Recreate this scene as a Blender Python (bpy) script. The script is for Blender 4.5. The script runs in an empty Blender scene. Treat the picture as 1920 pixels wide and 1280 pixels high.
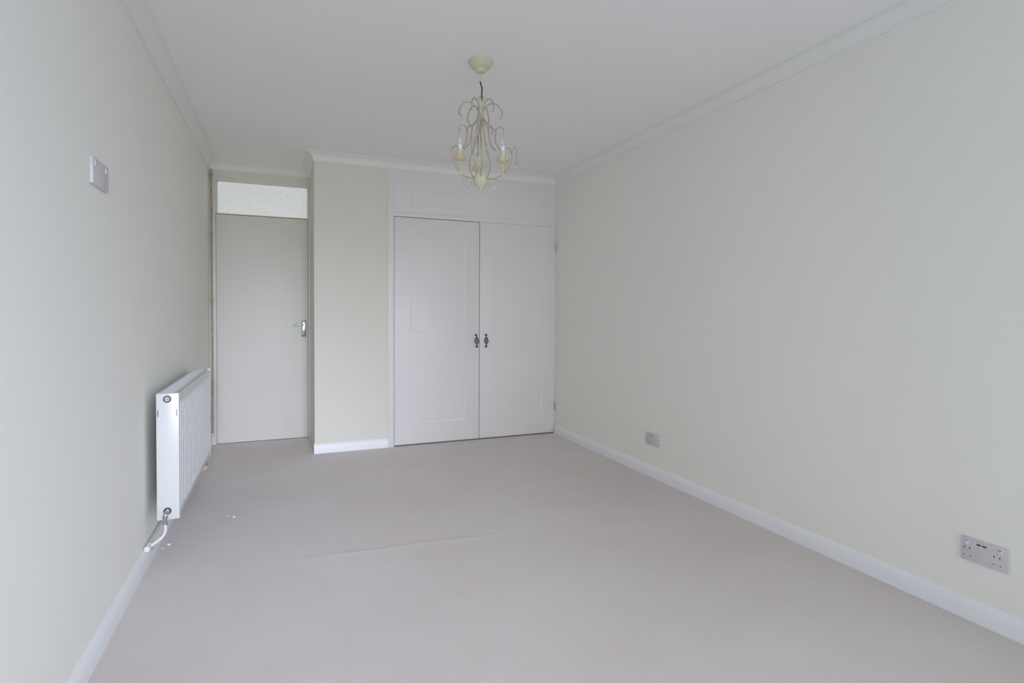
import bpy, bmesh, math, random
from mathutils import Vector, Matrix
random.seed(7)
PI = math.pi
sc = bpy.context.scene
C = sc.collection

# ------------------------------------------------------------------ room plan (metres)
XL, XR = -0.59, 2.442          # left and right walls
YB = -3.00                     # window wall behind the camera
YC = 4.844                     # wall with the wardrobe
YD = 5.479                     # recessed wall with the door
XE = 0.238                     # side of the door recess
XN = 0.834                     # end of the plain wall, start of the wardrobe
ZC, CD = 2.401, 0.064          # underside and depth of the coving
ZT = ZC + CD                   # ceiling
SKH, SKD = 0.080, 0.018        # skirting
EYE = 1.17

# ------------------------------------------------------------------ camera
yaw, pit, rol, fpx, sy = 0.3897, -0.0202, 0.0047, 1045.8, -33.63
fw = Vector((math.sin(yaw)*math.cos(pit), math.cos(yaw)*math.cos(pit), math.sin(pit)))
rt = Vector((math.cos(yaw), -math.sin(yaw), 0)); up = rt.cross(fw)
r2 = rt*math.cos(rol) + up*math.sin(rol); u2 = up*math.cos(rol) - rt*math.sin(rol)
cd = bpy.data.cameras.new('camera'); cam = bpy.data.objects.new('camera', cd); C.objects.link(cam)
M = Matrix((r2, u2, -fw)).transposed().to_4x4(); M.translation = Vector((0, 0, EYE)); cam.matrix_world = M
cd.sensor_width = 36; cd.lens = 36*fpx/1920; cd.shift_y = sy/1920; cd.clip_start = 0.02
sc.camera = cam

# ------------------------------------------------------------------ light
w = bpy.data.worlds.new('world'); sc.world = w; w.use_nodes = True
bg = w.node_tree.nodes['Background']; bg.inputs[0].default_value = (0.80, 0.90, 1.0, 1); bg.inputs[1].default_value = 0.12
WX0, WX1, WZ0, WZ1 = -0.35, 1.35, 0.12, 2.20    # patio window opening in the wall behind the camera
SY0, SY1, SZ0, SZ1 = -2.65, -0.55, 0.15, 2.15   # side window opening, also behind the camera
def area(name, loc, rot, sx, sy_, power, col, spread=180):
    l = bpy.data.lights.new(name, 'AREA'); l.shape = 'RECTANGLE'; l.size = sx; l.size_y = sy_
    l.energy = power; l.color = col; l.spread = math.radians(spread)
    o = bpy.data.objects.new(name, l); C.objects.link(o); o.location = loc; o.rotation_euler = rot; return o
area('sky_light_back_window', (.5, YB+.03, 1.45), (math.radians(76), 0, 0), 1.6, 1.4, 16.5, (1.03, 1.03, .99), 62)
area('added_far_low_beam', (.5, YB+.03, 1.85), (math.radians(77), 0, math.radians(5)), 1.5, .65, 4.6, (.92, 1.0, 1.35), 28)  # added narrow beam, aimed to brighten the low far-left end
area('sky_light_side_window', (XR-.01, (SY0+SY1)/2, 1.15), (0, math.radians(60), 0), 2.0, 2.0, 56, (.79, .98, 1.26), 150)
sc.view_settings.view_transform = 'Standard'; sc.view_settings.look = 'None'
sc.view_settings.exposure = 0.0; sc.view_settings.gamma = 1.0; sc.view_settings.use_curve_mapping = False
try:
    sc.cycles.max_bounces = 16; sc.cycles.diffuse_bounces = 12
except Exception: pass

# ------------------------------------------------------------------ materials
def mat(name, col, rough=.6, metal=0.0, trans=0.0, noise=None, bump=None, spec=.5, coat=0, emit=None):
    """noise=(scale, amount) varies the colour; bump=(scale, strength, distance)"""
    m = bpy.data.materials.new(name); m.use_nodes = True; nt = m.node_tree; N = nt.nodes; L = nt.links
    b = N['Principled BSDF']; b.inputs['Base Color'].default_value = (*col, 1)
    b.inputs['Roughness'].default_value = rough; b.inputs['Metallic'].default_value = metal
    b.inputs['Transmission Weight'].default_value = trans; b.inputs['Specular IOR Level'].default_value = spec
    b.inputs['Coat Weight'].default_value = coat
    tc = N.new('ShaderNodeTexCoord')
    if noise:
        n = N.new('ShaderNodeTexNoise'); n.inputs['Scale'].default_value = noise[0]; n.inputs['Detail'].default_value = 4
        L.new(tc.outputs['Object'], n.inputs['Vector'])
        r = N.new('ShaderNodeValToRGB'); a = noise[1]
        r.color_ramp.elements[0].position = .3; r.color_ramp.elements[1].position = .7
        r.color_ramp.elements[0].color = (*[c*(1-a) for c in col], 1); r.color_ramp.elements[1].color = (*[min(1, c*(1+a)) for c in col], 1)
        L.new(n.outputs['Fac'], r.inputs['Fac']); L.new(r.outputs['Color'], b.inputs['Base Color'])
    if bump:
        n = N.new('ShaderNodeTexNoise'); n.inputs['Scale'].default_value = bump[0]; n.inputs['Detail'].default_value = 3
        L.new(tc.outputs['Object'], n.inputs['Vector'])
        p = N.new('ShaderNodeBump'); p.inputs['Strength'].default_value = bump[1]; p.inputs['Distance'].default_value = bump[2]
        L.new(n.outputs['Fac'], p.inputs['Height']); L.new(p.outputs['Normal'], b.inputs['Normal'])
    if emit:
        b.inputs['Emission Color'].default_value = (*emit[0], 1); b.inputs['Emission Strength'].default_value = emit[1]
    return m

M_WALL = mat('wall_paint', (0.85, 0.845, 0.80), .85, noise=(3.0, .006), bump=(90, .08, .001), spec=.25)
M_WALL2 = mat('shade_darkened_cream_paint', (0.74, 0.73, 0.665), .85, noise=(3.0, .006), bump=(90, .08, .001), spec=.25)  # creamier than the main walls, with their shading also darkened into the colour
M_CEIL = mat('ceiling_paint', (0.90, 0.895, 0.885), .9, noise=(3.0, .006), bump=(70, .08, .001), spec=.2)
M_COVE = mat('coving_paint', (0.84, 0.84, 0.82), .8, noise=(4.0, .005), spec=.25)
M_TRIM = mat('gloss_white_paint', (0.84, 0.85, 0.885), .38, noise=(6.0, .01))
M_WARD = mat('wardrobe_paint', (0.77, 0.765, 0.775), .45, noise=(4.0, .008))
M_DOOR = mat('door_paint', (0.74, 0.735, 0.695), .5, noise=(3.0, .01))
M_RAD = mat('radiator_enamel', (0.64, 0.655, 0.65), .3, noise=(5.0, .005))
M_GRILLE = mat('radiator_grille_enamel', (0.72, 0.73, 0.745), .35, noise=(60.0, .02))
M_CREAM = mat('cream_painted_metal', (0.64, 0.61, 0.45), .5, noise=(60.0, .06))
M_CREAMW = mat('aged_cream_wire', (0.42, 0.37, 0.27), .5, noise=(50.0, .25))
M_TRAY = mat('brushed_gold_cream', (0.60, 0.52, 0.35), .45, noise=(50.0, .2))
M_IRON = mat('black_iron', (0.012, 0.011, 0.013), .45, metal=0, noise=(80.0, .3))
M_CHROME = mat('satin_chrome', (0.52, 0.53, 0.52), .22, metal=1.0, noise=(30.0, .06))
M_PLUG = mat('dull_plug_metal', (0.45, 0.42, 0.42), .35, metal=.8, noise=(60.0, .1))
M_DARK = mat('dark_gap', (0.02, 0.02, 0.022), .9, noise=(20.0, .2))
M_PLASTIC = mat('white_socket_plastic', (0.62, 0.605, 0.63), .35, noise=(20.0, .01))
M_ROCKER = mat('white_rocker_plastic', (0.70, 0.69, 0.72), .25, noise=(20.0, .01))
M_FAINT = mat('shadowed_pin_slot', (0.36, 0.36, 0.37), .7, noise=(20.0, .05))
M_RED = mat('red_switch_mark', (0.22, 0.05, 0.05), .4, noise=(20.0, .05))
M_PIPE = mat('white_painted_pipe', (0.70, 0.69, 0.68), .4, noise=(25.0, .05))
M_RISER = mat('old_brownish_pipe_paint', (0.40, 0.34, 0.27), .55, noise=(14.0, .22))
M_CORD = mat('cream_flex', (0.60, 0.58, 0.50), .6, noise=(60.0, .05))
M_CRUMB = mat('white_plaster_crumb', (0.85, 0.85, 0.85), .8, noise=(200.0, .05))
M_CRYS = mat('clear_crystal', (0.97, 1.0, 0.99), .03, trans=1.0, noise=(10.0, .01))
M_PINK = mat('pink_crystal', (0.98, 0.72, 0.66), .05, trans=.9, noise=(10.0, .02))
M_AMBER = mat('brownish_pink_beads', (0.52, 0.36, 0.27), .3, noise=(60.0, .15))
M_BULB = mat('frosted_bulb_glass', (0.93, 0.95, 0.98), .12, trans=.85, noise=(10.0, .01))
M_SLEEVE = mat('white_candle_sleeve', (0.86, 0.89, 0.89), .4, noise=(20.0, .01))

def carpet_mat():
    m = bpy.data.materials.new('beige_carpet'); m.use_nodes = True; nt = m.node_tree; N = nt.nodes; L = nt.links
    b = N['Principled BSDF']; b.inputs['Roughness'].default_value = .95; b.inputs['Specular IOR Level'].default_value = .1
    b.inputs['Sheen Weight'].default_value = .25; b.inputs['Sheen Roughness'].default_value = .5
    tc = N.new('ShaderNodeTexCoord')
    def noise(scale, detail=4, rough=.6):
        n = N.new('ShaderNodeTexNoise'); n.inputs['Scale'].default_value = scale; n.inputs['Detail'].default_value = detail
        n.inputs['Roughness'].default_value = rough; L.new(tc.outputs['Object'], n.inputs['Vector']); return n
    big, tuft, fine = noise(1.1, 3), noise(190, 3), noise(520, 2)
    r = N.new('ShaderNodeValToRGB'); r.color_ramp.elements[0].position = .32; r.color_ramp.elements[1].position = .68
    r.color_ramp.elements[0].color = (0.69, 0.625, 0.605, 1); r.color_ramp.elements[1].color = (0.745, 0.69, 0.675, 1)
    L.new(big.outputs['Fac'], r.inputs['Fac'])
    r2_ = N.new('ShaderNodeValToRGB'); r2_.color_ramp.elements[0].position = .3; r2_.color_ramp.elements[1].position = .7
    r2_.color_ramp.elements[0].color = (.80, .80, .80, 1); r2_.color_ramp.elements[1].color = (1, 1, 1, 1)
    L.new(tuft.outputs['Fac'], r2_.inputs['Fac'])
    mx = N.new('ShaderNodeMix'); mx.data_type = 'RGBA'; mx.blend_type = 'MULTIPLY'; mx.inputs['Factor'].default_value = 1
    L.new(r.outputs['Color'], mx.inputs['A']); L.new(r2_.outputs['Color'], mx.inputs['B']); L.new(mx.outputs['Result'], b.inputs['Base Color'])
    add = N.new('ShaderNodeMath'); L.new(tuft.outputs['Fac'], add.inputs[0]); L.new(fine.outputs['Fac'], add.inputs[1])
    p = N.new('ShaderNodeBump'); p.inputs['Strength'].default_value = .35; p.inputs['Distance'].default_value = .004
    L.new(add.outputs[0], p.inputs['Height']); L.new(p.outputs['Normal'], b.inputs['Normal'])
    return m
M_CARPET = carpet_mat()

def glass_mat():   # obscure glass lit from the hall behind
    m = bpy.data.materials.new('backlit_obscure_glass'); m.use_nodes = True; nt = m.node_tree; N = nt.nodes; L = nt.links
    b = N['Principled BSDF']; b.inputs['Base Color'].default_value = (.55, .57, .57, 1); b.inputs['Roughness'].default_value = .25
    tc = N.new('ShaderNodeTexCoord'); v = N.new('ShaderNodeTexVoronoi'); v.inputs['Scale'].default_value = 55
    L.new(tc.outputs['Object'], v.inputs['Vector'])
    p = N.new('ShaderNodeBump'); p.inputs['Strength'].default_value = .5; p.inputs['Distance'].default_value = .003
    L.new(v.outputs['Distance'], p.inputs['Height']); L.new(p.outputs['Normal'], b.inputs['Normal'])
    n = N.new('ShaderNodeTexNoise'); n.inputs['Scale'].default_value = 40; n.inputs['Detail'].default_value = 4
    L.new(tc.outputs['Object'], n.inputs['Vector'])
    r = N.new('ShaderNodeValToRGB'); r.color_ramp.elements[0].position = .3; r.color_ramp.elements[1].position = .7
    r.color_ramp.elements[0].color = (.38, .395, .39, 1); r.color_ramp.elements[1].color = (.46, .475, .475, 1)
    L.new(n.outputs['Fac'], r.inputs['Fac']); L.new(r.outputs['Color'], b.inputs['Emission Color'])
    b.inputs['Emission Strength'].default_value = 0.75
    return m
M_GLASS = glass_mat()

# ------------------------------------------------------------------ helpers
def link(name, bm, m, parent=None, smooth=None):
    me = bpy.data.meshes.new(name); bmesh.ops.recalc_face_normals(bm, faces=bm.faces[:]); bm.to_mesh(me); bm.free()
    for x in (m if isinstance(m, (list, tuple)) else [m]): me.materials.append(x)
    if smooth is not None:
        for p in me.polygons: p.use_smooth = True
        if smooth < 180:
            me.set_sharp_from_angle(angle=math.radians(smooth))
    o = bpy.data.objects.new(name, me); C.objects.link(o)
    if parent: o.parent = parent; o.matrix_parent_inverse = parent.matrix_world.inverted() if False else Matrix.Identity(4)
    return o
def empty(name, loc=(0, 0, 0), rz=0):
    o = bpy.data.objects.new(name, None); C.objects.link(o); o.location = loc; o.rotation_euler = (0, 0, rz); o.empty_display_size = .1
    return o
def tag(o, label=None, cat=None, group=None, kind=None):
    if label: o['label'] = label
    if cat: o['category'] = cat
    if group: o['group'] = group
    if kind: o['kind'] = kind
    return o
def struct(o): o['kind'] = 'structure'; return o
def box(bm, x0, x1, y0, y1, z0, z1, bev=0, seg=2, mi=0):
    vs = [bm.verts.new((x, y, z)) for x in (x0, x1) for y in (y0, y1) for z in (z0, z1)]
    fs = [bm.faces.new([vs[i] for i in q]) for q in ((0, 1, 3, 2), (4, 6, 7, 5), (0, 4, 5, 1), (2, 3, 7, 6), (0, 2, 6, 4), (1, 5, 7, 3))]
    for f in fs: f.material_index = mi
    if bev:
        es = {e for f in fs for e in f.edges}
        bmesh.ops.bevel(bm, geom=list(es), offset=bev, segments=seg, profile=.5, affect='EDGES')
def sweep(bm, path, prof, closed=False, inward=1):
    """profile points (offset to the left of travel, z) along a plan polyline with mitred corners"""
    n = len(path); rings = []
    for i in range(n):
        p = Vector(path[i]).to_2d() if len(path[i]) > 2 else Vector(path[i])
        a = Vector(path[(i-1) % n]); b = Vector(path[(i+1) % n])
        d0 = (p-a).normalized() if (closed or i > 0) else None
        d1 = (b-p).normalized() if (closed or i < n-1) else None
        if d0 is None: d0 = d1
        if d1 is None: d1 = d0
        n0 = Vector((-d0.y, d0.x)); n1 = Vector((-d1.y, d1.x)); k = n0+n1
        mit = k/(1+n0.dot(n1))
        rings.append([bm.verts.new((p.x+mit.x*o*inward, p.y+mit.y*o*inward, z)) for o, z in prof])
    m = len(prof)
    for i in range(n if closed else n-1):
        A, B = rings[i], rings[(i+1) % n]
        for j in range(m): bm.faces.new((A[j], A[(j+1) % m], B[(j+1) % m], B[j]))
    if not closed:
        bm.faces.new(rings[0]); bm.faces.new(rings[-1][::-1])
def smooth_path(pts, n=6):
    P = [Vector(p) for p in pts]; out = []
    for i in range(len(P)-1):
        a = P[i-1] if i else P[0]*2-P[1]; b, c = P[i], P[i+1]; d = P[i+2] if i+2 < len(P) else P[-1]*2-P[-2]
        for k in range(n):
            t = k/n
            out.append(.5*((2*b)+(c-a)*t+(2*a-5*b+4*c-d)*t*t+(3*b-a-3*c+d)*t*t*t))
    out.append(P[-1]); return out
def tube(bm, pts, r, sides=8, n=6, smoothit=True, taper=None):
    P = smooth_path(pts, n) if smoothit else [Vector(p) for p in pts]
    T = [(P[min(i+1, len(P)-1)]-P[max(i-1, 0)]).normalized() for i in range(len(P))]
    ref = Vector((0, 0, 1)) if abs(T[0].z) < .9 else Vector((1, 0, 0))
    u = T[0].cross(ref).normalized(); rings = []
    for i, p in enumerate(P):
        u = (u-T[i]*u.dot(T[i])).normalized(); v = T[i].cross(u)
        rr = r if taper is None else r*(1+(taper-1)*i/(len(P)-1))
        rings.append([bm.verts.new(p+(u*math.cos(2*PI*k/sides)+v*math.sin(2*PI*k/sides))*rr) for k in range(sides)])
    for A, B in zip(rings, rings[1:]):
        for k in range(sides): bm.faces.new((A[k], A[(k+1) % sides], B[(k+1) % sides], B[k]))
    bm.faces.new(rings[0][::-1]); bm.faces.new(rings[-1])
def lathe(bm, prof, centre=(0, 0, 0), axis='z', seg=24):
    """prof = (radius, along); closed ends when the radius is 0"""
    c = Vector(centre); rings = []
    for r, h in prof:
        ring = []
        for k in range(1 if r < 1e-6 else seg):
            a = 2*PI*k/seg; q = (r*math.cos(a), r*math.sin(a))
            p = {'z': (q[0], q[1], h), 'y': (q[0], h, q[1]), 'x': (h, q[0], q[1])}[axis]
            ring.append(bm.verts.new(c+Vector(p)))
        rings.append(ring)
    for A, B in zip(rings, rings[1:]):
        for k in range(seg):
            a0, a1 = A[k % len(A)], A[(k+1) % len(A)]; b0, b1 = B[k % len(B)], B[(k+1) % len(B)]
            f = []
            for v in (a0, a1, b1, b0):
                if v not in f: f.append(v)
            if len(f) > 2: bm.faces.new(f)
    if len(rings[0]) > 1: bm.faces.new(rings[0])
    if len(rings[-1]) > 1: bm.faces.new(rings[-1][::-1])
def NB(): return bmesh.new()

# ------------------------------------------------------------------ floor, ceiling, walls
bm = NB()      # carpet with the low ridge of its seam
xs = [XL-.1]+[XL+.02+i*.06 for i in range(51)]+[XR+.1]
ys = [YB-.1, 0, 1.5, 2.4, 2.66]+[2.70+i*.01 for i in range(14)]+[2.90, 3.2, 4, 4.8, YD+.12]
def seam_y(x): return .022*math.sin(x*4.2+.6)+.01*math.sin(x*11)
def seam_h(x, d):
    a = max(0, min(1, (x+.03)/.25))*max(0, min(1, (1.2-x)/.3)); a = .1+.9*a
    return a*.0024*math.exp(-(d/.012)**2) if d < 0 else a*.0024*math.exp(-(d/.035)**2)
g = [[bm.verts.new((x, y+(seam_y(x) if 2.69 < y < 2.85 else 0), seam_h(x, (y-2.765)*-1) if 2.69 < y < 2.85 else 0)) for y in ys] for x in xs]
for i in range(len(xs)-1):
    for j in range(len(ys)-1): bm.faces.new((g[i][j], g[i+1][j], g[i+1][j+1], g[i][j+1]))
floor = struct(link('floor', bm, M_CARPET, smooth=180))
bm = NB(); box(bm, XL-.1, XR+.1, YB-.1, YD+.12, ZT, ZT+.08); struct(link('ceiling', bm, M_CEIL))
bm = NB(); box(bm, XL-.1, XL, YB-.1, YD+.1, -.02, ZT+.02); struct(link('wall_left', bm, M_WALL))
bm = NB(); box(bm, XR, XR+.1, SY1, YD+.1, -.02, ZT+.02); box(bm, XR, XR+.1, YB-.1, SY0, -.02, ZT+.02)
box(bm, XR, XR+.1, SY0, SY1, -.02, SZ0); box(bm, XR, XR+.1, SY0, SY1, SZ1, ZT+.02); struct(link('wall_right', bm, M_WALL))
bm = NB()      # window wall behind the camera, with its opening
box(bm, XL, WX0, YB-.1, YB, -.02, ZT+.02); box(bm, WX1, XR, YB-.1, YB, -.02, ZT+.02)
box(bm, WX0, WX1, YB-.1, YB, -.02, WZ0); box(bm, WX0, WX1, YB-.1, YB, WZ1, ZT+.02); struct(link('wall_back', bm, M_WALL))
bm = NB()      # plain wall beside the wardrobe, with its return into the door recess (an L in plan)
pl = [(XE, YC), (XN, YC), (XN, YC+.1), (XE+.1, YC+.1), (XE+.1, YD+.1), (XE, YD+.1)]
lo = [bm.verts.new((x, y, -.02)) for x, y in pl]; hi = [bm.verts.new((x, y, ZT+.02)) for x, y in pl]
for i in range(6): bm.faces.new((lo[i], lo[(i+1) % 6], hi[(i+1) % 6], hi[i]))
bm.faces.new(lo[::-1]); bm.faces.new(hi)
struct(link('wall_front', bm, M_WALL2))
DT = 2.335     # head of the door frame
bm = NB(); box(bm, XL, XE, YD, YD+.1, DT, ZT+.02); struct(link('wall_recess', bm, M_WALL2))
bm = NB(); box(bm, XE+.1, XR, YD, YD+.1, -.02, ZT+.02); struct(link('wall_closet', bm, M_WALL))

# window frames behind the camera
wn = struct(empty('window_3', (XR, SY0, SZ0)))
for y0, y1, z0, z1 in ((0, .06, 0, SZ1-SZ0), (SY1-SY0-.06, SY1-SY0, 0, SZ1-SZ0), (1.02, 1.08, 0, SZ1-SZ0), (0, SY1-SY0, 0, .06), (0, SY1-SY0, SZ1-SZ0-.06, SZ1-SZ0)):
    b = NB(); box(b, .03, .08, y0, y1, z0, z1, .004); link('frame_rail', b, M_TRIM, wn)
wn = struct(empty('window_2', ((WX0+WX1)/2, YB, WZ0)))
def wb(name, x0, x1, z0, z1):
    b = NB(); box(b, x0-(WX0+WX1)/2, x1-(WX0+WX1)/2, -.07, -.02, z0-WZ0, z1-WZ0, .004); return link(name, b, M_TRIM, wn)
for x in (WX0, (WX0+WX1)/2-.03, WX1-.06): wb('mullion', x, x+.06, WZ0, WZ1)
wb('frame_rail', WX0, WX1, WZ0, WZ0+.07); wb('frame_rail', WX0, WX1, WZ1-.06, WZ1)

# coving: concave quarter with small steps, mitred at every corner, one piece per wall
cove = [(0, ZC-.004), (.006, ZC-.004), (.006, ZC+.002)]
for k in range(9):
    a = k/8*PI/2; cx, cz = CD-.002, ZC+.002
    cove.append((cx-(cx-.008)*math.cos(a), cz+(CD-.010)*math.sin(a)))
cove += [(CD-.002, ZT-.004), (CD+.005, ZT-.004), (CD+.005, ZT), (0, ZT)]
per = [(XR, YB), (XR, YC), (XE, YC), (XE, YD), (XL, YD), (XL, YB)]
full = NB(); sweep(full, per, cove, closed=True)
full.verts.ensure_lookup_table(); m = len(cove); vv = [tuple(v.co) for v in full.verts]; full.free()
for i in range(6):
    b = NB(); A = [b.verts.new(vv[i*m+j]) for j in range(m)]; B = [b.verts.new(vv[((i+1) % 6)*m+j]) for j in range(m)]
    for j in range(m): b.faces.new((A[j], A[(j+1) % m], B[(j+1) % m], B[j]))
    struct(link('trim_%d' % (i+1), b, M_COVE, smooth=28))

# skirting boards with a bevelled top
sk = [(0, -.005), (SKD, -.005), (SKD, SKH-.030), (SKD-.002, SKH-.022), (.010, SKH-.008), (.006, SKH), (0, SKH)]
b = NB(); sweep(b, [(XR, YB), (XR, YC-.022)], sk); struct(link('baseboard_right', b, M_TRIM, smooth=30))
b = NB(); sweep(b, [(XL, YD), (XL, YB)], sk); struct(link('baseboard_left', b, M_TRIM, smooth=30))
b = NB(); sweep(b, [(XN, YC), (XE-.006, YC)], sk); struct(link('baseboard_front', b, M_TRIM, smooth=30))
b = NB(); sweep(b, [(XL, YB), (XR, YB)], [(o, z) for o, z in sk]); struct(link('baseboard_back', b, M_TRIM, smooth=30))

# ------------------------------------------------------------------ room door with its obscure-glass light above
FX0, FX1 = -.545, XE           # frame
dr = struct(empty('door_1', ((FX0+FX1)/2, YD, 0)))
ox, oy = dr.location.x, dr.location.y
def dbox(name, x0, x1, y0, y1, z0, z1, m, parent=dr, bev=.0015):
    b = NB(); box(b, x0-ox, x1-ox, y0-oy, y1-oy, z0, z1, bev); return link(name, b, m, parent, smooth=40)
dbox('door_leaf', -.536, .213, YD+.004, YD+.044, .006, 2.013, M_DOOR)
fr = NB()
for (x0, x1, z0, z1) in ((XL, -.5385, 0, DT), (.216, XE-.0002, 0, DT), (-.5385, .216, 2.302, DT), (-.5385, .216, 2.0165, 2.020)):
    box(fr, x0-ox, x1-ox, -.004, .09, z0, z1, .002)
link('door_frame', fr, M_DOOR, dr, smooth=40)
b = NB()       # thin beads around the glass
for (x0, x1, z0, z1) in ((-.5385, -.521, 2.02, 2.302), (.209, .216, 2.02, 2.302), (-.5385, .216, 2.020, 2.0235), (-.5385, .216, 2.297, 2.302)):
    box(b, x0-ox, x1-ox, .000, .02, z0, z1, .001)
link('glazing_bead', b, M_DOOR, dr, smooth=40)
dbox('glass_pane', -.5385, .216, YD+.008, YD+.014, 2.02, 2.302, M_GLASS, bev=0)
hp = dbox('handle_plate', .158, .198, YD-.004, YD+.004, .936, 1.089, M_CHROME, bev=.003)
b = NB(); tube(b, [(.178-ox, 0, 1.048), (.178-ox, -.035, 1.048), (.174-ox, -.048, 1.048), (.158-ox, -.052, 1.048), (.125-ox, -.052, 1.046), (.088-ox, -.050, 1.042)], .0055, 10)
link('lever', b, M_CHROME, hp, smooth=60)
b = NB(); lathe(b, [(0, -.006), (.010, -.006), (.012, -.003), (.012, 0)], (.178-ox, -.0045, 1.048), 'y', 16)
link('lever_rose', b, M_CHROME, hp, smooth=40)
b = NB()
for z in (.948, 1.077): lathe(b, [(0, -.0015), (.004, -.0015), (.0045, 0)], (.178-ox, -.004, z), 'y', 10)
lathe(b, [(0, -.0008), (.005, -.0008), (.005, 0)], (.178-ox, -.004, .985), 'y', 12)
link('screw', b, M_DARK, hp, smooth=40)
b = NB(); box(b, FX0-.045-ox, FX1-ox, .06, .1, -.001, .004); link('under_door_shade', b, M_DARK, dr)  # black strip: shade of the gap under the door put in as colour

# ------------------------------------------------------------------ built-in wardrobe
wd = empty('built_in_wardrobe', ((XN+XR)/2, YC, 0)); wx = wd.location.x
tag(wd, 'white built-in wardrobe with two panelled doors filling the wall corner', 'wardrobe')
def wbox(bm_, x0, x1, y0, y1, z0, z1, bev=.0015): box(bm_, x0-wx, x1-wx, y0, y1, z0, z1, bev)
D0, DM0, DM1, D1 = .8885, 1.6605, 1.6655, 2.4285
DZ0, DZ1 = .012, 1.987
TF = .012      # how far the frame stands proud of the wall
b = NB(); wbox(b, XN, .8855, -TF, .05, 0, ZC); link('upright', b, M_WARD, wd, smooth=40)
b = NB(); wbox(b, 2.4315, XR, -TF+.004, .05, 0, ZC); link('upright', b, M_WARD, wd, smooth=40)
b = NB(); wbox(b, .8855, 2.4315, -TF-.001, .05, 1.992, 2.034); link('head_rail', b, M_WARD, wd, smooth=40)
b = NB(); wbox(b, .8855, 2.4315, -TF+.004, .04, 2.034, ZC); fas = link('fascia_panel', b, M_WARD, wd, smooth=40)
b = NB(); wbox(b, .8855, 2.4315, .045, .055, -.001, 1.992, 0); link('dark_gap_backing', b, M_DARK, wd)  # black sheet behind the doors, painting the unlit interior seen through the gaps
def mould(x0, x1, z0, z1, y, parent, wid=.016, h=.0032):
    """planted bead running round a rectangle, mitred"""
    b = NB(); rings = []
    prof = [(0, 0), (.002, h*.7), (.005, h), (.009, h*.9), (.013, h*.45), (wid, h*.3), (wid, 0)]
    for o, d in prof:
        rings.append([b.verts.new((x-wx, y-d, z)) for x, z in ((x0+o, z0+o), (x1-o, z0+o), (x1-o, z1-o), (x0+o, z1-o))])
    for A, B in zip(rings, rings[1:]):
        for k in range(4): b.faces.new((A[k], A[(k+1) % 4], B[(k+1) % 4], B[k]))
    return link('panel_moulding', b, M_WARD, parent, smooth=30)
mould(1.031, 2.258, 2.095, 2.235, -TF+.004, fas)
def wdoor(x0, x1, px0, px1, ztop=DZ1):
    b = NB(); wbox(b, x0, x1, -TF, .010, DZ0, ztop, .002); d = link('wardrobe_door', b, M_WARD, wd, smooth=40)
    mould(px0, px1, .995, 1.857, -TF, d); mould(px0, px1, .186, .826, -TF, d); return d
dA = wdoor(D0, DM0, 1.023, 1.530); dB = wdoor(DM1, D1, 1.806, 2.302, 1.9908)
def cage_handle(x, parent, lean, twist):
    """black birdcage pull: four twisted bars bulging between two stems with ball ends"""
    b = NB(); z0, z1 = .851, .965; zc = (z0+z1)/2; y = -TF-.022
    def ax(t): return Vector((x-wx+lean*(t-.5)*-1, y, z0+(z1-z0)*t))
    for k in range(4):
        pts = []
        for i in range(9):
            t = .24+.52*i/8; r = .0165*math.sin(PI*i/8)**.8+.002; a = k*PI/2+twist*(i/8)*PI
            pts.append(ax(t)+Vector((r*math.cos(a), r*math.sin(a)*.8, 0)))
        tube(b, pts, .0028, 6, 3)
    tube(b, [ax(.04), ax(.26)], .0042, 8, 1, False); tube(b, [ax(.74), ax(.96)], .0042, 8, 1, False)
    for t in (.03, .97):
        c = ax(t); lathe(b, [(0, -.0075), (.0045, -.006), (.0075, 0), (.0045, .006), (0, .0075)], c, 'z', 12)
        tube(b, [c, Vector((c.x, -TF+.001, c.z))], .0045, 8, 1, False)
        lathe(b, [(0, -.001), (.0085, 0), (.0085, .002)], Vector((c.x, -TF-.001, c.z)), 'y', 12)
    for t in (.25, .75):
        lathe(b, [(.002, -.004), (.0065, -.002), (.0065, .002), (.002, .004)], ax(t), 'z', 10)
    o = link('handle', b, M_IRON, parent, smooth=60); o['label'] = 'black twisted birdcage handle'; return o
cage_handle(1.631, dA, .008, 1.0); cage_handle(1.7235, dB, 0, 1.0)
for z0, z1 in ((1.756, 1.833), (.224, .307)):
    b = NB(); lathe(b, [(0, z0), (.0035, z0), (.0035, z1), (0, z1)], (2.432-wx, -TF-.003, 0), 'z', 8)
    box(b, 2.4315-wx, 2.437-wx, -TF-.001, -TF+.003, z0, z1)
    link('hinge', b, M_PLUG, wd, smooth=40)

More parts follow.
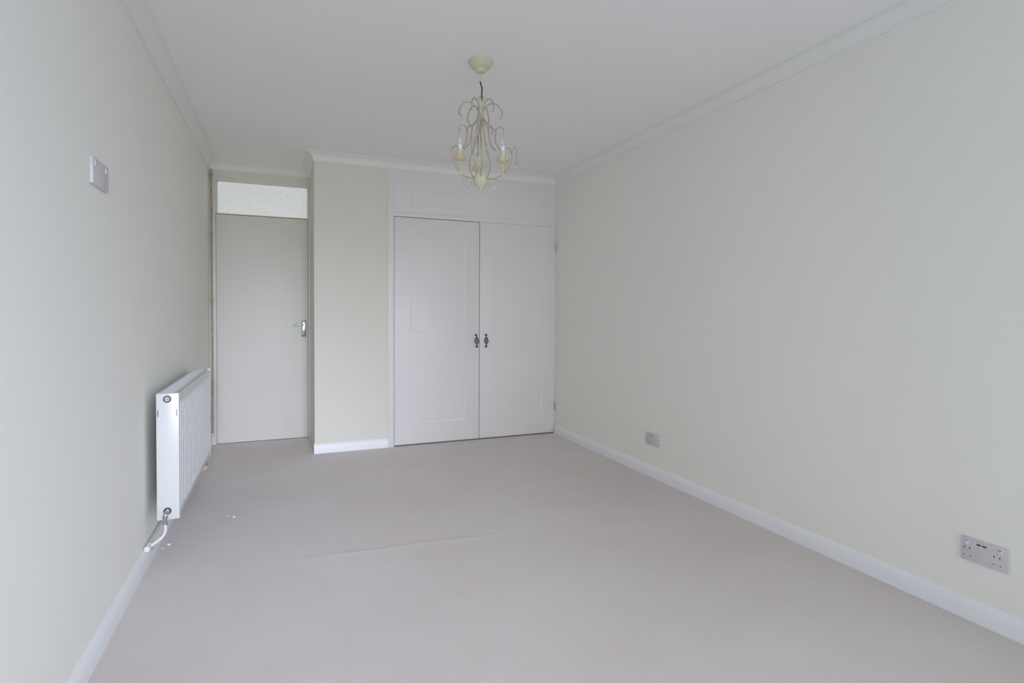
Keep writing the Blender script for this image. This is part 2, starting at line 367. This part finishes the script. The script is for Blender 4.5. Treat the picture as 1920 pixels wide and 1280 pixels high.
# ------------------------------------------------------------------ radiator on the left wall
RX0, RX1, RY0, RY1, RZ0, RZ1 = XL+.042, XL+.136, 3.02, 4.25, .188, .783
rd = empty('panel_radiator', (XL+.09, (RY0+RY1)/2, RZ0)); rl = rd.location
tag(rd, 'white double panel radiator with ribbed front hung on the left wall', 'radiator')
def rbox(b, x0, x1, y0, y1, z0, z1, bev=.001): box(b, x0-rl.x, x1-rl.x, y0-rl.y, y1-rl.y, z0-rl.z, z1-rl.z, bev)
def panel(name, xf, sgn):
    """pressed steel panel: vertical flutes between flat top and bottom bands"""
    b = NB(); pitch = .052; n = int((RY1-RY0-.03)/pitch); ya = RY0+.012; L_ = (RY1-RY0-.024); cols = []
    for i in range(n):
        for t, dpt in ((0, 0), (.42, 0), (.56, 1), (.86, 1)):
            cols.append((ya+L_*(i+t)/n, dpt))
    cols.append((ya+L_, 0))
    rows = [(RZ0+.004, -.012, 0), (RZ0+.006, -.004, 0), (RZ0+.012, 0, 0), (RZ0+.035, 0, 0), (RZ0+.042, 0, 1), (RZ1-.062, 0, 1), (RZ1-.045, 0, 0),
            (RZ1-.020, 0, 0), (RZ1-.012, -.004, 0), (RZ1-.008, -.012, 0)]
    G = [[b.verts.new((xf-rl.x+sgn*(dx-(.016 if (dp and k) else 0)), y-rl.y, z-rl.z)) for z, dx, k in rows] for y, dp in cols]
    for A, B in zip(G, G[1:]):
        for j in range(len(rows)-1): b.faces.new((A[j], A[j+1], B[j+1], B[j]))
    bk = [[b.verts.new((xf-rl.x-sgn*.016, y-rl.y, z-rl.z)) for z in (rows[0][0], rows[-1][0])] for y in (cols[0][0], cols[-1][0])]
    b.faces.new((bk[0][0], bk[0][1], bk[1][1], bk[1][0]))
    return link(name, b, M_RAD, rd, smooth=12)
panel('front_panel', RX1-.003, 1); panel('back_panel', RX0+.003, -1)
for ys0, ys1 in ((RY0, RY0+.012), (RY1-.012, RY1)):
    b = NB(); rbox(b, RX0, RX1-.001, ys0, ys1, RZ0, RZ1, .0025)
    e = link('end_panel', b, M_RAD, rd, smooth=40)
    if ys0 == RY0:
        for x in (RX0+.006, RX1-.012):
            b = NB(); box(b, x-rl.x, x+.0028-rl.x, RY0-.0006-rl.y, RY0+.004-rl.y, .675-rl.z, .706-rl.z)
            link('clip_slot', b, M_DARK, e)
# top grille: a flat tray pierced with slots
b = NB(); gx0, gx1 = RX0+.004, RX1-.016
box(b, gx0-rl.x, gx0+.010-rl.x, RY0+.01-rl.y, RY1-.01-rl.y, RZ1-.006-rl.z, RZ1-rl.z); box(b, gx1-.010-rl.x, gx1-rl.x, RY0+.01-rl.y, RY1-.01-rl.y, RZ1-.006-rl.z, RZ1-rl.z)
n = 74
for i in range(n):
    y = RY0+.012+(RY1-RY0-.034)*i/(n-1)
    box(b, gx0+.010-rl.x, gx1-.010-rl.x, y-rl.y, y+.0105-rl.y, RZ1-.006-rl.z, RZ1-.001-rl.z)
link('top_grille', b, M_GRILLE, rd)
b = NB(); rbox(b, RX0+.02, RX1-.026, RY0+.014, RY1-.014, RZ0+.04, RZ1-.02, 0); link('convector', b, M_GRILLE, rd)
def port(z, x, name='air_vent_plug'):
    b = NB(); c = Vector((x-rl.x, RY0-rl.y, z-rl.z))
    lathe(b, [(.0125, -.001), (.0165, -.001), (.0165, .001), (.0125, .001)], c, 'y', 24)
    o = link('port_ring', b, M_DARK, rd, smooth=40)
    b = NB(); lathe(b, [(0, -.004), (.005, -.004), (.0055, -.002), (.0115, -.002), (.013, .0)], c, 'y', 20)
    o = link(name, b, M_PLUG, rd, smooth=35); return o
p = port(.756, XL+.087)
b = NB(); c = Vector((XL+.087-rl.x, RY0-rl.y, .756-rl.z)); box(b, c.x-.0035, c.x+.0035, c.y-.006, c.y-.003, c.z-.0035, c.z+.0035, .0005); link('bleed_screw', b, M_CHROME, p)
VX, VZ = XL+.085, .229
port(VZ, VX, 'bottom_plug')
b = NB(); tube(b, [(VX-rl.x, RY0-rl.y, VZ-rl.z), (VX-rl.x-.001, RY0-.018-rl.y, VZ-rl.z), (VX-.004-rl.x, RY0-.028-rl.y, VZ-.012-rl.z), (VX-.005-rl.x, RY0-.029-rl.y, VZ-.045-rl.z)], .0085, 12, 5)
for zz, rr in ((-.020, .011), (-.046, .0105)):
    lathe(b, [(0, -.007), (rr, -.007), (rr, .007), (0, .007)], (VX-.005-rl.x, RY0-.029-rl.y, VZ+zz-rl.z), 'z', 6)
lathe(b, [(0, -.012), (.012, -.012), (.012, -.001), (0, -.001)], (VX-rl.x, RY0-rl.y, VZ-rl.z), 'y', 6)
v = link('valve', b, M_CHROME, rd, smooth=30); v['label'] = 'chrome lockshield valve at the bottom corner'
b = NB(); q = [(VX-.005, RY0-.029, VZ-.05), (VX-.003, RY0-.030, VZ-.075), (VX-.010, RY0-.032, VZ-.100), (VX-.030, RY0-.036, VZ-.120), (VX-.050, RY0-.040, VZ-.133), (XL+.026, RY0-.045, .088)]
tube(b, [(x-rl.x, y-rl.y, z-rl.z) for x, y, z in q], .0068, 12, 6); link('tail_pipe', b, M_PIPE, rd, smooth=60)
for yb in (RY0+.42, RY1-.30):
    b = NB(); rbox(b, XL, RX0+.01, yb, yb+.03, RZ0+.08, RZ1-.10, .001); link('wall_bracket', b, M_IRON, rd)  # bracket coloured black to stand in for the shadow behind the radiator
# far-end valve and tail
b = NB(); fx, fy = XL+.085, RY1+.028
tube(b, [(fx-rl.x, RY1-.002-rl.y, VZ-rl.z), (fx-rl.x, fy-rl.y, VZ-rl.z), (fx-rl.x, fy-rl.y, VZ-.03-rl.z), (fx+.012-rl.x, fy-rl.y, VZ-.07-rl.z)], .008, 10, 5)
lathe(b, [(0, -.008), (.012, -.008), (.012, .008), (0, .008)], (fx+.014-rl.x, fy-rl.y, VZ-.082-rl.z), 'z', 6)
lathe(b, [(0, -.008), (.011, -.006), (.011, .006), (0, .008)], (fx+.016-rl.x, fy-rl.y, VZ-.104-rl.z), 'z', 10)
link('far_valve', b, M_CHROME, rd, smooth=30)
b = NB(); tube(b, [(fx+.016-rl.x, fy-rl.y, VZ-.108-rl.z), (fx+.010-rl.x, fy-rl.y, .095-rl.z), (XL+.03-rl.x, fy-rl.y, .088-rl.z)], .0068, 10, 5); link('tail_pipe', b, M_PIPE, rd, smooth=60)

# heating pipe running along the top of the left skirting, from the elbow by the radiator to the corner
hpz = .088
t = empty('heating_pipe', (XL+.012, RY0-.045, hpz)); tl = t.location
tag(t, 'thin white heating pipe with elbow joint running along the left skirting', 'pipe')
b = NB(); tube(b, [(0, 0, 0), (0, RY1+.06-tl.y, 0), (0, YD-.05-tl.y, 0)], .0068, 12, 1, False); link('pipe_run', b, M_PIPE, t, smooth=60)
b = NB(); lathe(b, [(0, -.030), (.0125, -.030), (.0135, -.024), (.0125, -.012), (.0105, -.010), (.0105, .006), (.0135, .010), (.0135, .020), (0, .020)], (.004, 0, 0), 'y', 16)
link('elbow_joint', b, M_PIPE, t, smooth=40)
b = NB(); lathe(b, [(0, 0), (.0085, 0), (.0095, .008), (.006, .012), (.006, .020), (0, .022)], (.006, -.012, -.004), 'x', 12)
link('drain_nut', b, M_PLUG, t, smooth=40)

# riser pipe in the recess corner
t = empty('riser_pipe', (-.5665, YD-.045, 0)); tag(t, 'thin brownish riser pipe with clips standing in the corner left of the door', 'pipe')
b = NB(); tube(b, [(0, 0, .09), (.002, 0, .8), (0, 0, 1.6), (.001, 0, 2.1), (-.001, 0, 2.385)], .0085, 12, 6); link('pipe_run', b, M_RISER, t, smooth=60)
for z in (.245, 1.265, 2.34):
    b = NB(); lathe(b, [(.0085, z-.012), (.013, z-.010), (.013, z+.010), (.0085, z+.012)], (0, 0, 0), 'z', 14)
    box(b, -.006, .006, .004, .0445, z-.007, z+.007, .001)
    link('pipe_clip', b, M_CREAMW, t, smooth=35)
b = NB(); lathe(b, [(.0085, .085), (.014, .088), (.014, .112), (.0085, .115)], (0, 0, 0), 'z', 14); box(b, -.0185, 0, -.008, .008, .082, .098, .002)
link('pipe_fitting', b, M_PIPE, t, smooth=35)

# ------------------------------------------------------------------ socket plates
def socket(face, y0, y1, z0, z1, depth, usb=True, holes=None):
    """double socket; face = +1 when it looks towards +x. Local x = out of the wall, u from the viewer's left."""
    xw = XL if face > 0 else XR; holes = holes or M_DARK
    t = empty('wall_socket', (xw, (y0+y1)/2, (z0+z1)/2)); W, Hh = abs(y1-y0), z1-z0
    # viewer's left is nearer y for the left wall, farther y for the right wall
    def yy(u): return (u-.5)*W*(1 if face > 0 else -1)
    def zz(v_): return (.5-v_)*Hh
    def bx(name, u0, u1, v0, v1, d0, d1, m, parent, bev=0):
        b = NB(); a, c_ = sorted((yy(u0), yy(u1))); xa, xb = sorted((face*d0, face*d1))
        box(b, xa, xb, a, c_, zz(v1), zz(v0), bev); return link(name, b, m, parent, smooth=40)
    pl_ = bx('plate', 0, 1, 0, 1, 0, depth, M_PLASTIC, t, .0025)
    for s in (0, 1):
        u0 = .085 if s == 0 else .785
        r_ = bx('rocker_switch', u0, u0+.085, .10, .32, depth-.002, depth+.0028, M_ROCKER if (usb or s) else M_PLASTIC, t, .001)
        bx('switch_mark', u0+.015, u0+.07, .115, .15, depth+.0026, depth+.0031, M_RED if holes is M_DARK else M_FAINT, r_)
        c0 = .135 if s == 0 else .765
        for du in (-.058, .058): bx('pin_hole', c0+du-.010, c0+du+.010, .42, .50, depth-.001, depth+.0002, holes, t)
        for du in (-.065, .075): bx('pin_hole', c0+du-.014, c0+du+.014, .765, .80, depth-.001, depth+.0002, holes, t)
    if usb:
        for u in (.385, .505): bx('usb_port', u-.046, u+.046, .165, .225, depth-.001, depth+.0003, M_DARK, t)
        for u in (.375, .475): bx('port_marking', u-.03, u+.03, .075, .095, depth-.001, depth+.0002, M_PLUG, t)
    return t
tag(socket(-1, 1.169, 1.323, .226, .315, .010), 'white double wall socket with two charging ports, low on right wall near camera', 'socket')
tag(socket(-1, 3.196, 3.357, .226, .311, .010, holes=M_FAINT), 'small-looking white wall socket plate low on right wall towards the wardrobe', 'socket')
tag(socket(1, 2.236, 2.414, 1.591, 1.681, .0125, usb=False, holes=M_FAINT), 'white double socket plate high on the left wall above the radiator', 'socket')

# ------------------------------------------------------------------ chandelier
CX, CY = .95, 2.755
ch = empty('chandelier', (CX, CY, ZT)); tag(ch, 'cream scrolled metal chandelier with three candle lights hanging from the ceiling', 'chandelier')
SC = .002747
R_ = Vector((math.cos(yaw), -math.sin(yaw), 0)); A_ = Vector((math.sin(yaw), math.cos(yaw), 0))
def Z(v): return -(v-115)*SC        # height below the ceiling, from drop units
def P(th, r, v):
    a = math.radians(th); d = R_*math.cos(a)+A_*math.sin(a); return Vector((d.x*r, d.y*r, Z(v)))
WR = .0030
b = NB(); lathe(b, [(0, -.0005), (.0635, -.0005), (.0645, -.004), (.0625, -.007), (.0600, -.010), (.0580, -.020), (.051, -.031), (.041, -.038), (.030, -.041), (.0285, -.043), (.0285, -.050), (.0255, -.055), (.012, -.057), (.010, -.060), (0, -.060)], (0, 0, 0), 'z', 36)
link('ceiling_rose', b, M_CREAM, ch, smooth=50)
b = NB(); tube(b, [(0, 0, -.058), (-.002, 0, Z(145)), tuple(P(180, .001, 157))], .0028, 8); link('cord', b, M_CORD, ch, smooth=60)
b = NB(); tube(b, [P(180, .003, 153), P(0, .003, 160), P(0, .007, 166), P(0, .006, 176), P(0, .006, 186)], .0036, 8); h = link('hook', b, M_IRON, ch, smooth=60); h['label'] = 'dark metal hook'
b = NB(); lp = [P(0, .012*math.cos(a)+.004, 184-5*math.sin(a)) for a in [k/12*2*PI for k in range(13)]]
tube(b, lp, .0022, 6, 3); link('hanging_loop', b, M_CREAMW, ch, smooth=60)
b = NB(); lathe(b, [(0, Z(186)), (.006, Z(188)), (.007, Z(196)), (.005, Z(203)), (.012, Z(206)), (.0135, Z(212)), (.012, Z(220)), (.008, Z(226)), (.0035, Z(232)), (.003, Z(318)), (0, Z(319))], (0, 0, 0), 'z', 16)
link('stem', b, M_CREAM, ch, smooth=50)
b = NB(); lathe(b, [(0, Z(312)), (.010, Z(314)), (.013, Z(320)), (.028, Z(325)), (.034, Z(331)), (.0355, Z(337)), (.032, Z(343)), (.024, Z(348)), (.011, Z(351)), (.007, Z(352)), (.0095, Z(355)), (.005, Z(358)), (0, Z(359))], (0, 0, 0), 'z', 28)
link('hub', b, M_CREAM, ch, smooth=60)
for k in range(6):
    th = 10+60*k; f_ = 1 if k % 2 == 0 else .97
    b = NB(); tube(b, [P(th, .011, 216), P(th, .014, 207), P(th, .028*f_, 199), P(th, .052*f_, 193), P(th, .080*f_, 193), P(th, .103*f_, 200), P(th, .114*f_, 210), P(th, .110*f_, 217), P(th, .101*f_, 219)], WR, 8)
    link('crown_curl', b, M_CREAMW, ch, smooth=60)
ARMS = (101, 218, 340)
for th in ARMS:
    b = NB(); tube(b, [P(th, .030, 333), P(th, .060, 337), P(th, .105, 334), P(th, .143, 324), P(th, .168, 308), P(th, .174, 295), P(th, .162, 285), P(th, .143, 282), P(th, .128, 285)], WR, 8, 7)
    arm = link('arm', b, M_CREAMW, ch, smooth=60)
    c = P(th, .125, 0); cx_, cy_ = c.x, c.y
    b = NB(); lathe(b, [(0, Z(334)), (.0055, Z(333)), (.0045, Z(328)), (.0055, Z(320)), (.0045, Z(312)), (.008, Z(309)), (.012, Z(308.5)), (.026, Z(306.5)), (.034, Z(303.5)), (.034, Z(302.5)), (.026, Z(305)), (.012, Z(306.5)), (0, Z(306.8))], (cx_, cy_, 0), 'z', 24)
    link('drip_tray', b, M_TRAY, arm, smooth=50)
    b = NB(); lathe(b, [(0, Z(307)), (.015, Z(306.5)), (.0135, Z(304)), (.0130, Z(291)), (.0145, Z(288.5)), (.0145, Z(287)), (0, Z(287))], (cx_, cy_, 0), 'z', 20)
    link('candle_cup', b, M_CREAM, arm, smooth=40)
    b = NB(); lathe(b, [(0, Z(288)), (.0105, Z(287)), (.0105, Z(279)), (0, Z(279))], (cx_, cy_, 0), 'z', 18)
    link('candle_sleeve', b, M_SLEEVE, arm, smooth=40)
    b = NB(); lathe(b, [(0, Z(280)), (.0075, Z(279)), (.0105, Z(275)), (.0108, Z(271)), (.0085, Z(266)), (.0045, Z(261)), (.0012, Z(258)), (0, Z(257.5))], (cx_, cy_, 0), 'z', 18)
    link('candle_bulb', b, M_BULB, arm, smooth=60)
    # long outer strand from the neck to the candle, with a side curl
    b = NB(); tube(b, [P(th, .010, 210), P(th, .020, 224), P(th, .050, 237), P(th, .084, 248), P(th, .082, 258), P(th, .086, 270), P(th, .104, 282), P(th, .122, 290)], WR, 8)
    tube(b, [P(th, .084, 248), P(th, .098, 243), P(th, .116, 242), P(th, .127, 248), P(th, .129, 257)], WR*.9, 8)
    link('strand', b, M_CREAMW, ch, smooth=60)
for k, th in enumerate((38, 158, 278)):
    b = NB(); tube(b, [P(th, .011, 212), P(th, .018, 235), P(th, .030, 262), P(th, .046, 283), P(th, .062, 300), P(th, .062, 314), P(th, .046, 327), P(th, .032, 333)], WR, 8)
    link('strand', b, M_CREAMW, ch, smooth=60)
    b = NB(); tube(b, [P(th, .011, 212), P(th, .024, 226), P(th, .048, 238), P(th, .054, 250), P(th, .060, 262), P(th, .078, 271), P(th, .098, 275)], WR*.9, 8)
    tube(b, [P(th, .048, 238), P(th, .058, 231), P(th, .070, 231), P(th, .076, 240), P(th, .075, 246)], WR*.85, 8)
    link('strand', b, M_CREAMW, ch, smooth=60)
def crystal(th, r, v, m=M_CRYS, s=1.0, top=None):
    p = P(th, r, v); b = NB()
    lathe(b, [(0, 0), (.0018*s, -.002), (.0035*s, -.012*s), (.0062*s, -.024*s), (.0070*s, -.030*s), (.0045*s, -.037*s), (0, -.040*s)], p, 'z', 8)
    o = link('crystal_drop', b, m, ch)
    if top is not None:
        b = NB(); tube(b, [P(th, r*.88, top), P(th, r*.97, top+4), P(th, r, v-3), P(th, r, v)], .0011, 6, 4); link('crystal_wire', b, M_CREAMW, ch, smooth=60)
    return o
for th in ARMS:
    crystal(th-14, .098, 347, s=.95, top=336); crystal(th+14, .098, 347, s=.95, top=336)
for th in (38, 158, 278): crystal(th, .055, 350, s=.8, top=338)
b = NB(); tube(b, [P(340, .172, 292), P(340, .184, 284), P(340, .196, 285), P(340, .200, 294), P(340, .200, 305)], .0018, 6); link('crystal_hook', b, M_CREAMW, ch, smooth=60)
o = crystal(340, .200, 305, M_PINK, 1.25); o['label'] = 'pinkish crystal drop'

b = NB()       # short string of amber beads hanging at the near left curl
for q, th in enumerate((238, 246)):
    for v_ in range(262+q*3, 297, 5):
        lathe(b, [(0, .0042), (.0035, 0), (0, -.0042)], P(th, .078, v_), 'z', 6)
    tube(b, [P(th, .078, 250), P(th, .078, 296)], .0012, 5, 1, False)
o = link('bead_string', b, M_AMBER, ch, smooth=60); o['label'] = 'brownish pink bead string'
# ------------------------------------------------------------------ crumbs of plaster left on the carpet
for (x, y, s, lab) in ((-.530, 3.203, .0095, 'largest white plaster crumb on the carpet below the radiator valve'),
                       (-.550, 3.165, .0055, 'smaller white plaster crumb on the carpet against left skirting by elbow'),
                       (-.300, 3.533, .0055, 'white plaster crumb on open carpet in front of the radiator, left of a pair'),
                       (-.260, 3.499, .0085, 'white plaster crumb on open carpet in front of the radiator, right of a pair')):
    b = NB(); bmesh.ops.create_icosphere(b, subdivisions=2, radius=s)
    for v_ in b.verts:
        v_.co *= random.uniform(.75, 1.15); v_.co.z *= .5
    zmin = min(v_.co.z for v_ in b.verts)
    for v_ in b.verts: v_.co.z -= zmin
    o = link('plaster_crumb', b, M_CRUMB); o.location = (x, y, .0002); o.rotation_euler.z = random.uniform(0, 3)
    tag(o, lab, 'crumb', 'plaster crumbs on the carpet')
